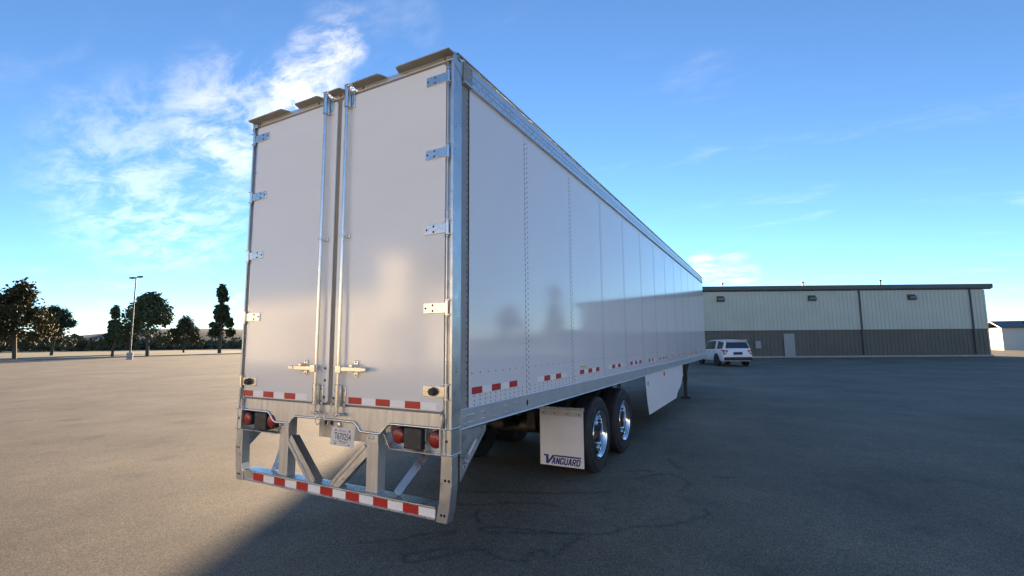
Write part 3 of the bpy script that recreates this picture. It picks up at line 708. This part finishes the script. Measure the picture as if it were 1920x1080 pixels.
# mud flaps
for s in (1, -1):
    f = (lambda x: x) if s > 0 else (lambda x: 2 * XC - x)
    xs = sorted((f(-.622), f(-.025))); yf = 2.85
    mf = tp('mud_flap', MB().box((xs[0], yf, .186), (xs[1], yf + .008, .885)), M_FLAP, label='white mud flap with blue lettering')
    part('flap_strip', MB().box((xs[0] + .012, yf - .006, .815), (xs[1] - .012, yf - .0005, .872)), M_GALVR, mf, bevel=.001)
    xh = sorted((f(-.86), f(-.02))); part('flap_hanger', MB().box((xh[0], yf - .012, .886), (xh[1], yf + .030, .925)), M_GALVR, mf, bevel=.003)
    bolts(mf, [(xs[0] + .05 + k * .165, yf - .006, .843) for k in range(4)], .009, .005)
    # emblem lettering: large slanted V running into a long bar, block letters behind it
    X0 = xs[0]; yy = yf - .0012
    def sl(x, z): return (X0 + x + (z - .215) * .22, yy, z)
    V = MB().add([sl(.028, .318), sl(.095, .318), sl(.112, .250), sl(.150, .318), sl(.188, .318), sl(.118, .205), sl(.083, .205), sl(.062, .298), sl(.032, .298)], [(0, 1, 2, 3, 4, 5, 6, 7, 8)])
    part('logo_initial', V, M_BLUE, mf)
    part('logo_bar', MB().add([sl(.190, .320), sl(.538, .320), sl(.538, .300), sl(.180, .300)], [(0, 1, 2, 3)]), M_BLUE, mf)
    def letter(ch, x, w=.052, h=.083, t=.0172, z=.208):
        m = MB(); lay = [0]
        def qd(*pp):
            lay[0] += 1; m.add([(q_[0], q_[1] - .0003 * lay[0], q_[2]) for q_ in (sl(x + a, z + b) for a, b in pp)], [tuple(range(len(pp)))])
        def st(a, b, c, d): qd((a, b), (c, b), (c, d), (a, d))
        ch_ = .011
        if ch == 'A': qd((0, 0), (t, 0), (w * .5 + t * .35, h), (w * .5 - t * .65, h)); qd((w - t, 0), (w, 0), (w * .5 + t * .75, h), (w * .5 - t * .35, h)); st(t * .8, h * .22, w - t * .8, h * .22 + t * .8)
        if ch == 'N': st(0, 0, t, h); st(w - t, 0, w, h); qd((0, h), (t * 1.1, h), (w, 0), (w - t * 1.1, 0))
        if ch in 'GUD':
            if ch != 'D': st(0, ch_, t, h - (0 if ch == 'U' else ch_))
            if ch == 'D': st(0, 0, t, h); qd((t, 0), (w - ch_, 0), (w, ch_), (w - t, t), (t, t)); qd((t, h - t), (w - t, h - t), (w, h - ch_), (w - ch_, h), (t, h)); st(w - t, ch_, w, h - ch_)
            if ch == 'U': st(w - t, ch_, w, h); qd((ch_, 0), (w - ch_, 0), (w, ch_), (w - t, t), (t, t), (0, ch_))
            if ch == 'G': qd((ch_, 0), (w - ch_, 0), (w, ch_), (w - t, t), (t, t), (0, ch_)); qd((0, h - ch_), (t, h - t), (w - t, h - t), (w, h - ch_), (w - ch_, h), (ch_, h)); st(w - t, ch_, w, h * .48); st(w * .5, h * .36, w, h * .48); st(w - t, h * .68, w, h - ch_)
        if ch == 'R': st(0, 0, t, h); qd((t, h - t), (w - t, h - t), (w, h - ch_), (w - ch_, h), (t, h)); st(w - t, h * .5, w, h - ch_); st(t, h * .36, w - t * .5, h * .36 + t); qd((w * .45, h * .38), (w * .45 + t, h * .38), (w, 0), (w - t, 0))
        return m
    for k, chx in enumerate('ANGUARD'):
        part('logo_letter', letter(chx, .158 + k * .0555), M_BLUE, mf)
# side skirts
for s in (1, -1):
    f = (lambda x: x) if s > 0 else (lambda x: 2 * XC - x)
    top = []; bot = []
    N = 40
    for i in range(N + 1):
        y = 6.31 + (11.08 - 6.31) * i / N
        zb = .34 + max(0, (6.50 - y)) * 3.9
        if y > 9.73: zb = .366 + (y - 9.73) / (10.85 - 9.73) * .36
        if y > 10.85: zb = .726 + (y - 10.85) * .3
        zb = min(zb, 1.08); x = -.028
        if y > 9.6: x -= .05 * math.sin(min(1, (y - 9.6) / .7) * math.pi) * .5 + .10 * max(0, (y - 9.6)) ** 2 * .25
        top.append((x, y)); bot.append(zb)
    m = MB(); vs = []; fs = []
    for (x, y), zb in zip(top, bot):
        vs += [(f(x), y, 1.108), (f(x), y, zb), (f(x) - .004, y, 1.108), (f(x) - .004, y, zb)]
    for i in range(N):
        a = 4 * i; b = a + 4
        fs += [(a, b, b + 1, a + 1), (a + 2, a + 3, b + 3, b + 2), (a + 1, b + 1, b + 3, a + 3), (a, a + 2, b + 2, b)]
    fs += [(0, 1, 3, 2), (4 * N, 4 * N + 2, 4 * N + 3, 4 * N + 1)]
    m.add(vs, fs)
    sk = tp('side_skirt', m, M_SKIRT, smooth=True)
    if s > 0:
        part('amber_marker', MB().lathe([(-.028, .055), (-.018, .05), (-.010, .03), (-.008, .001)], (0, 8.14, 1.025), 0, 16), M_AMBER, sk, smooth=True)
        dk = MB()
        for (ya, za, w_, h_) in ((6.47, .905, .03, .06), (6.51, .93, .05, .03), (6.51, .895, .03, .028), (6.55, .895, .035, .022), (6.57, .925, .03, .05)):
            dk.add([(-.0272, ya, za), (-.0272, ya + w_, za), (-.0272, ya + w_, za + h_), (-.0272, ya, za + h_)], [(0, 1, 2, 3)])
        part('skirt_emblem', dk, mat('emblem_grey', (.16, .17, .22), .5), sk)['kind'] = 'stuff'
    for y in (7.9, 9.1): tp('skirt_brace', MB().bar((f(-.045), y, .55), (f(-.55), y, 1.05), .03, .006), M_CROSS)
# landing gear
for s in (1, -1):
    f = (lambda x: x) if s > 0 else (lambda x: 2 * XC - x)
    lg = tp('landing_leg', MB().box((f(-.25) - .065, 12.45, .52), (f(-.25) + .065, 12.58, 1.03)), M_UNDER, bevel=.006)
    part('inner_leg', MB().box((f(-.25) - .05, 12.465, .05), (f(-.25) + .05, 12.565, .53)), M_UNDER, lg, bevel=.005)
    part('foot_plate', MB().prism([(12.38, 0), (12.65, 0), (12.65, .02), (12.58, .06), (12.45, .06), (12.38, .02)], 0, f(-.25) - .13, f(-.25) + .13), M_UNDER, lg, bevel=.003)
    tp('leg_brace', MB().bar((f(-.25), 12.60, .62), (f(-.25), 13.3, 1.03), .05, .008), M_UNDER)
tp('leg_cross_brace', MB().bar((-.25, 12.52, .95), (2 * XC + .25, 12.52, .62), .04, .04), M_UNDER)

# ------------------------------------------------------------------ buildings
def ribbed_wall(length, z0, z1, pitch=.38, depth=.035, y=0.0):
    """vertical rib siding along +x, facing -y"""
    m = MB(); pts = []
    n = int(length / pitch)
    for i in range(n):
        x = i * pitch
        pts += [(x, y), (x + pitch * .78, y), (x + pitch * .84, y - depth), (x + pitch * .94, y - depth)]
    pts.append((n * pitch, y))
    vs = [(x, yy, z0) for x, yy in pts] + [(x, yy, z1) for x, yy in pts]; k = len(pts)
    m.add(vs, [(i, i + 1, k + i + 1, k + i) for i in range(k - 1)]); return m
M_SIDE = mat('pale_sage_siding', (.50, .485, .39), .5, var=.05, vscale=.6)
M_WAIN = mat('dark_taupe_siding', (.115, .10, .078), .55, var=.1, vscale=.6)
M_TRIM = mat('dark_bronze_trim', (.075, .075, .07), .5)
M_CONC = mat('concrete', (.36, .34, .31), .9, var=.12, vscale=2)
M_LENS = mat('lamp_diffuser', (.75, .75, .72), .3)
BL = 48.90; BH = 6.95; SX = 7.05
B = thing('metal_warehouse', 'long pale ribbed metal warehouse with dark lower band behind the trailer nose', 'building', (-22.84, 36.77, 0), R(26.95))
part('upper_siding', ribbed_wall(BL, 2.62, 6.45), M_SIDE, B)
part('lower_siding', ribbed_wall(BL, .15, 2.56, y=.02), M_WAIN, B)
part('base_course', MB().box((0, -.06, 0), (BL, .3, .15)), M_CONC, B, bevel=.01)
part('band_trim', MB().box((0, -.06, 2.56), (BL, .03, 2.63)), M_TRIM, B)
part('eave_fascia', MB().prism([(-.35, 6.55), (-.35, 6.93), (-.05, 6.96), (.0, 6.42), (-.05, 6.42)], 0, -.4, BL + .4), M_TRIM, B, bevel=.01)
part('shell', MB().box((.05, .08, .05), (BL - .05, 30, 6.4)), M_SIDE, B)
rf = part('roof', MB().prism([(-.05, 6.94), (15, 7.9), (30.3, 6.94), (30.3, 6.84), (15, 7.8), (-.05, 6.84)], 0, -.35, BL + .35), M_TRIM, B)
for x, h in ((20.9, .42), (23.9, .25), (31.75, .3), (39.25, .4)):
    part('roof_vent', MB().tube((x, .35, 6.9), (x, .35, 6.95 + h), .06, 10).tube((x, .35, 6.95 + h), (x, .35, 7.07 + h), .13, 10), M_TRIM, rf)
for x in (23.45, 32.25, 41.75):
    wl = part('wall_light', MB().prism([(-.32, 5.55), (-.32, 5.75), (-.04, 6.0), (-.04, 5.45), (-.22, 5.45)], 0, x - .35, x + .35), M_TRIM, B, bevel=.015)
    part('diffuser', MB().add([(x - .30, -.275, 5.50), (x + .30, -.275, 5.50), (x + .30, -.326, 5.72), (x - .30, -.326, 5.72)], [(0, 1, 2, 3)]), M_LENS, wl)
for x in (10.0, 36.75, 47.25):
    part('downspout', MB().box((x, -.14, .3), (x + .12, -.045, 6.5)), M_TRIM, B, bevel=.01)

# warm lit warehouse behind the photographer (seen mirrored in the doors)
M_STUC = mat('sunlit_cream_stucco', (.60, .56, .48), .85, var=.06, vscale=.4)
B2 = thing('cream_warehouse', 'cream stucco warehouse across the lot behind the viewer', 'building', (-20, -24, 0), 0)
part('wall', MB().box((-45, -20, 0), (38, 0, 5.4)), M_STUC, B2)
part('parapet', MB().box((-45.2, -20.2, 5.4), (38.2, .12, 5.8)), M_TRIM, B2, bevel=.02)
for x in (-34, -25, -14, 9, 19, 29):
    rd = part('roll_door', MB().box((x, .0, 0), (x + 4, .06, 4.2)), mat('roll_door_brown', (.30, .25, .18), .6), B2)
tw = part('stair_tower', MB().box((-2.7, -6, 0), (-.1, 1.2, 8.1)), mat('white_stucco', (.80, .77, .70), .8), B2)
part('tower_cap', MB().box((-2.9, -6.2, 8.1), (.1, 1.4, 8.3)), M_TRIM, tw)
part('tower_window', MB().box((-2.3, 1.18, .2), (-.5, 1.24, 3.6)), M_TRIM, tw)

B3 = thing('bounce_hall', 'added pale grey hall out of view at right, bouncing sunlight onto the trailer side', 'building', (40, -30, 0), 0)  # added unseen block; its sunlit pale wall brightens the trailer's right side
M_HALL = mat('bounce_hall_grey', (.50, .505, .51), .6, var=.04, vscale=.5)
part('wall', MB().box((0, 0, 0), (14, 56, 8.0)), M_HALL, B3)
part('roof_trim', MB().box((-.15, -.15, 8.0), (14.15, 56.15, 8.4)), M_TRIM, B3, bevel=.02)
for y in range(5, 52, 9): part('roll_door', MB().box((-.05, y, 0), (.02, y + 4, 4.2)), M_CONC, B3)
wd = part('service_door', MB().box((29.3, -.10, .15), (30.3, -.03, 2.3)), mat('door_grey', (.30, .30, .29), .5), B)
part('door_handle', MB().box((29.38, -.16, 1.1), (29.5, -.10, 1.14)), M_CHROME, wd)
part('meter_box', MB().box((26.5, -.28, .9), (27.0, -.04, 1.6)), M_CONC, B, bevel=.02)

# ------------------------------------------------------------------ white sport utility vehicle
M_CAR = mat('white_car_paint', (.74, .75, .77), .25, coat=.6)
M_GLASS = mat('dark_car_glass', (.012, .014, .016), .06, spec=.6)
M_PLAST = mat('black_car_plastic', (.02, .02, .02), .6)
M_TAIL = mat('car_tail_lens', (.42, .02, .02), .15)
M_CLEAR = mat('car_clear_lens', (.75, .72, .66), .15)
S = thing('sport_utility_vehicle', 'white sport utility vehicle parked facing the warehouse wall', 'car', (-.92, 33.95, 0), R(26.95))
def section(y, w, zs, zb, zr, wr, tuck=.0):
    """half section from sill to roof centre"""
    return [(w - .10, zs), (w - .02, zs + .10), (w, zs + .34), (w - .01, zb - .16), (w - .05, zb), (w - .05 - (w - .05 - wr) * .93, zr - .07 if zr > zb + .2 else zb + .02), (wr - .12 if zr > zb + .2 else w * .8, zr - .015 if zr > zb + .2 else zb + .035), (0, zr if zr > zb + .2 else zb + .055)]
ST = [(-2.50, .86, .42, 1.02, 1.10, .70), (-2.46, .93, .36, 1.08, 1.22, .70), (-2.34, .965, .34, 1.12, 1.66, .70), (-2.15, .98, .34, 1.12, 1.745, .71), (-1.4, .99, .34, 1.10, 1.78, .72), (-.3, .995, .34, 1.08, 1.79, .72), (.45, .995, .34, 1.06, 1.74, .70), (.85, .99, .34, 1.05, 1.50, .72), (1.30, .985, .34, 1.05, 1.06, .80), (1.9, .97, .36, 1.01, 1.02, .8), (2.35, .92, .38, .93, .94, .75), (2.50, .80, .45, .80, .81, .6)]
mb = MB(); vs = []; k = 15
for (y, w, zs, zb, zr, wr) in ST:
    h = section(y, w, zs, zb, zr, wr); vs += [(-x, y, z) for x, z in h] + [(x, y, z) for x, z in reversed(h[:-1])]
fs = []
for i in range(len(ST) - 1):
    for j in range(k - 1): fs.append((i * k + j, i * k + j + 1, (i + 1) * k + j + 1, (i + 1) * k + j))
    fs.append((i * k + k - 1, i * k, (i + 1) * k, (i + 1) * k + k - 1))
fs += [tuple(range(k)), tuple(reversed(range((len(ST) - 1) * k, len(ST) * k)))]
mb.add(vs, fs); body = part('body', mb, M_CAR, S, smooth=True)
def gq(name, pts, m=M_GLASS, par=body): return part(name, MB().add(pts, [tuple(range(len(pts)))]), m, par)
for s in (-1, 1):
    def W(y, t): # point on the greenhouse side at station y, t from belt (0) to roof edge (1)
        for a, b in zip(ST, ST[1:]):
            if a[0] <= y <= b[0]:
                u = (y - a[0]) / (b[0] - a[0]); q = [a[i] + (b[i] - a[i]) * u for i in range(6)]
                x0, z0 = q[1] - .05, q[3]; x1, z1 = q[1] - .05 - (q[1] - .05 - q[5]) * .93, q[4] - .07
                return (s * (x0 + (x1 - x0) * t + .012), y, z0 + (z1 - z0) * t + .004)
    gq('side_window', [W(-.22, .05), W(.80, .05), W(.66, .5), W(.43, .92), W(-.22, .93)])
    gq('side_window', [W(-1.10, .05), W(-.27, .05), W(-.27, .93), W(-1.02, .93)])
    gq('window_pillar', [W(-.27, .05), W(-.22, .05), W(-.22, .93), W(-.27, .93)], M_PLAST)
    gq('side_window', [W(-2.28, .12), W(-1.42, .06), W(-1.36, .92), W(-2.22, .88)])
    gq('tail_lamp', [(s * .985, -2.12, 1.06), (s * .985, -2.36, 1.05), (s * .945, -2.468, .96), (s * .945, -2.475, 1.07), (s * .96, -2.36, 1.115)][::1], M_TAIL)
    part('tail_lamp_rear', MB().prism([(s * .60, 1.06), (s * .925, 1.09), (s * .925, .80), (s * .80, .80)], 1, -2.505, -2.44), M_TAIL, body)
    part('reverse_lens', MB().prism([(s * .74, 1.0), (s * .86, 1.0), (s * .86, .86), (s * .80, .86)], 1, -2.510, -2.5), M_CLEAR, body)
    part('roof_rail', MB().bar((s * .62, -1.9, 1.80), (s * .62, .1, 1.815), .035, .03), M_PLAST, body)
    part('wing_mirror', MB().box((min(s * .98, s * 1.16), .62, 1.06), (max(s * .98, s * 1.16), .72, 1.22)), M_CAR, body, bevel=.03)
    for yy in (-.22, -1.08): part('door_handle', MB().box((min(s * .985, s * 1.01), yy - .1, .93), (max(s * .985, s * 1.01), yy + .1, .965)), M_PLAST, body, bevel=.008)
    for yw in (-1.43, 1.43):
        part('wheel_arch', MB().lathe([(-.03, .455), (.0, .45), (.0, .0)] if s > 0 else [(.03, .455), (.0, .45), (.0, .0)], (s * 1.004, yw, .41), 0, 28), M_PLAST, body)
        wv = obj('wheel', MB().lathe([(-.1, .27), (.085, .27), (.095, .255), (.07, .235), (.05, .10), (.06, .06), (.06, .001)], (0, 0, 0), 0, 28).mesh('wheel', M_HUBD, True), S, (s * .915, yw, .375)); wv.rotation_euler = (0, 0, 0 if s > 0 else math.pi)
        obj('tyre', MB().lathe([(-.11, .26), (-.12, .31), (-.10, .36), (-.06, .375), (.06, .375), (.10, .36), (.12, .31), (.11, .26)], (0, 0, 0), 0, 32).mesh('tyre', M_TYRE, True), wv)
gq('rear_window', [(-.78, -2.452, 1.20), (.78, -2.452, 1.20), (.66, -2.355, 1.60), (-.66, -2.355, 1.60)])
gq('windshield', [(-.80, 1.265, 1.12), (.80, 1.265, 1.12), (.66, .62, 1.66), (-.66, .62, 1.66)])
part('rear_bumper', MB().box((-.90, -2.56, .40), (.90, -2.42, .62)), M_PLAST, body, bevel=.04)
part('plate_recess', MB().box((-.30, -2.512, .78), (.30, -2.49, .95)), M_PLAST, body)
part('spoiler', MB().prism([(-.68, -2.50), (.68, -2.50), (.70, -2.15), (-.70, -2.15)], 2, 1.70, 1.745), M_CAR, body, bevel=.015)

# ------------------------------------------------------------------ trees and far surroundings
M_LEAF = mat('leaf_green', (.052, .065, .022), .7, var=.4, vscale=1.2)
M_LEAF2 = mat('leaf_olive', (.075, .068, .028), .7, var=.4, vscale=1.2)
M_BARK = mat('bark', (.09, .07, .055), .9, var=.2, vscale=6)
def tree_meshes(h, w, seed, leafm, n=7500, conifer=False):
    rnd = random.Random(seed); tr = MB()
    tr.tube((0, 0, 0), (0.05 * w, 0, h * .45), .045 * h * .6, 8, r2=.02 * h)
    tr.tube((0.05 * w, 0, h * .45), (0, .03 * w, h * .85), .02 * h, 6, r2=.005 * h)
    cl = []
    for i in range(44):
        a = rnd.uniform(0, 6.283); t = rnd.uniform(.28, 1.0)
        rad = (w * .5) * (math.sin(min(1, (1.02 - t) * 1.5) * math.pi / 2) if not conifer else (1.05 - t)) * rnd.uniform(.45, 1.0)
        c = Vector((math.cos(a) * rad, math.sin(a) * rad, h * t)); cl.append((c, rnd.uniform(.10, .2) * w))
        tr.tube((0, 0, h * (.25 + .5 * t * .8)), c, .009 * h, 5, r2=.003 * h)
    lf = MB()
    for i in range(n):
        c, r = rnd.choice(cl); d = Vector((rnd.gauss(0, 1), rnd.gauss(0, 1), rnd.gauss(0, .8))); d = d.normalized() * r * rnd.uniform(.3, 1.05)
        p = c + d; s = rnd.uniform(.12, .27) * (h / 8) ** .5
        u = Vector((rnd.gauss(0, 1), rnd.gauss(0, 1), rnd.gauss(0, 1))).normalized(); v = u.orthogonal().normalized()
        lf.add([p - u * s - v * s * .35, p + u * s * .2 - v * s * .6, p + u * s, p + u * s * .1 + v * s * .6], [(0, 1, 2, 3)])
    return tr.mesh('trunk', M_BARK, True), lf.mesh('crown', leafm)
KINDS = [tree_meshes(9, 7, 1, M_LEAF), tree_meshes(7.5, 6.5, 2, M_LEAF2), tree_meshes(11, 4.5, 3, M_LEAF, conifer=True)]
def tree(kind, x, y, label, sc_=1.0, group=None):
    t = thing('pine_tree' if kind == 2 else 'leafy_tree', label, 'tree', (x, y, -.06), random.uniform(0, 6), group); t.scale = (sc_, sc_, sc_ * random.uniform(.9, 1.1))
    obj('trunk', KINDS[kind][0], t); obj('crown', KINDS[kind][1], t)
def at(px, dist, mirror=False):
    d = pix(px, 640); d = Vector((d.x, d.y, 0)).normalized(); return CP.x + d.x * dist, CP.y + d.y * dist
G = 'trees along the far edge of the lot'
for (px, dist, k, s, lab) in ((30, 88, 1, 1.15, 'olive leafy tree furthest left beyond the lot'), (98, 112, 0, .95, 'green leafy tree second from the left beyond the lot'), (212, 90, 2, .62, 'narrow pine left of the lamp post beyond the lot'),
                              (278, 84, 0, 1.0, 'round green tree right of the lamp post beyond the lot'), (345, 118, 1, .9, 'olive leafy tree second from the trailer edge beyond the lot'), (412, 104, 2, 1.05, 'tall pine beside the left edge of the trailer')):
    x, y = at(px, dist); tree(k, x, y, lab, s, G)
for (x, y, k, s, lab) in ((27.5, 66, 2, .85, 'tall pine just past the right end of the warehouse'), (40, 74, 0, .9, 'green tree out past the warehouse end'), (55, 62, 1, .8, 'olive tree at the right edge of the lot'), (62, 52, 0, .8, 'green tree at the far right lot corner')):
    tree(k, x, y, lab, s, 'trees past the warehouse end')
# small sunlit white sheds far right (mirrored in the side panels)
M_SHED = mat('shed_white', (.72, .66, .56), .7)
for (x, y, w, lab) in ((34.5, 92, 7, 'pale flat shed far past the warehouse'), (70, 92, 12, 'wide pale shed at the far right edge')):
    t = thing('storage_shed', lab, 'shed', (x, y, -.06))
    part('walls', MB().box((-w / 2, -3, 0), (w / 2, 3, 3.2)), M_SHED, t, bevel=.02); part('roof', MB().prism([(-3.4, 3.18), (0, 4.1), (3.4, 3.18), (3.4, 3.3), (0, 4.22), (-3.4, 3.3)], 0, -w / 2 - .3, w / 2 + .3), M_TRIM, t)
    part('door', MB().box((-1.2, -3.06, 0), (1.2, -2.98, 2.6)), M_TRIM, t)
# lamp post
lx, ly = at(245, 70)
lpst = thing('lamp_post', 'tall dark lamp post standing on the far side of the lot', 'lamp post', (lx, ly, 0))
part('base', MB().tube((0, 0, 0), (0, 0, .8), .3, 16), M_CONC, lpst); part('pole', MB().tube((0, 0, .8), (0, 0, 9.5), .09, 12, r2=.06), M_TRIM, lpst)
part('arm', MB().bar((-.9, 0, 9.45), (.9, 0, 9.45), .07, .07), M_TRIM, lpst)
for s in (-1, 1): part('lamp_head', MB().box((s * .9 - .35, -.18, 9.38), (s * .9 + .35, .18, 9.56)), M_TRIM, lpst, bevel=.03)
# lot edge kerb and hills
kb = MB().box((-75.3, -95, -.05), (-75, 110, .14)); kb = part('kerb', kb, M_CONC, None, bevel=.02); kb['kind'] = 'structure'
M_HILL = mat('hill_scrub', (.085, .08, .062), .95, var=.2, vscale=.004)
hm = MB(); rnd = random.Random(5); n = 120; vs = []
for i in range(n + 1):
    a = 2 * math.pi * i / n; h = 30 + 22 * math.sin(a * 3 + 1) + 14 * math.sin(a * 7 + 2) + 7 * math.sin(a * 17) + rnd.uniform(-2, 2); h = max(h, 12)
    for r_, hh_ in ((1500, -1), (1750, h * .45), (2000, h * .9), (2150, h), (2500, -1)): vs.append((math.cos(a) * r_, math.sin(a) * r_, hh_))
hm.add(vs, [(i * 5 + j, i * 5 + j + 1, i * 5 + j + 6, i * 5 + j + 5) for i in range(n) for j in range(4)])
ho = part('hills', hm, M_HILL, None, smooth=True); ho['kind'] = 'structure'

# distant belt of trees and scrub round the horizon
fl = MB(); rnd = random.Random(11)
for a0, a1, n in ((-86, -52, 520), (8, 62, 420)):
    for i in range(n):
        a = R(rnd.uniform(a0, a1)); d = rnd.uniform(170, 260); h = rnd.uniform(1.2, 3.2) + 3.2 * max(0, math.sin(a * 23) * math.sin(a * 9 + 1)); w = rnd.uniform(1.5, 3.5)
        c = Vector((math.sin(a) * d, math.cos(a) * d, -.06))
        for k in range(34):
            p = c + Vector((rnd.gauss(0, w * .5), rnd.gauss(0, w * .5), abs(rnd.gauss(h * .5, h * .35)))); q = rnd.uniform(.3, .8)
            u = Vector((rnd.gauss(0, 1), rnd.gauss(0, 1), rnd.gauss(0, 1))).normalized(); v = u.orthogonal().normalized()
            fl.add([p - u * q, p + v * q * .7, p + u * q, p - v * q * .7], [(0, 1, 2, 3)])
ft = part('far_treeline', fl, M_LEAF2, None); ft['kind'] = 'stuff'; ft['label'] = 'low belt of distant scrub and trees along the horizon'; ft['category'] = 'trees'
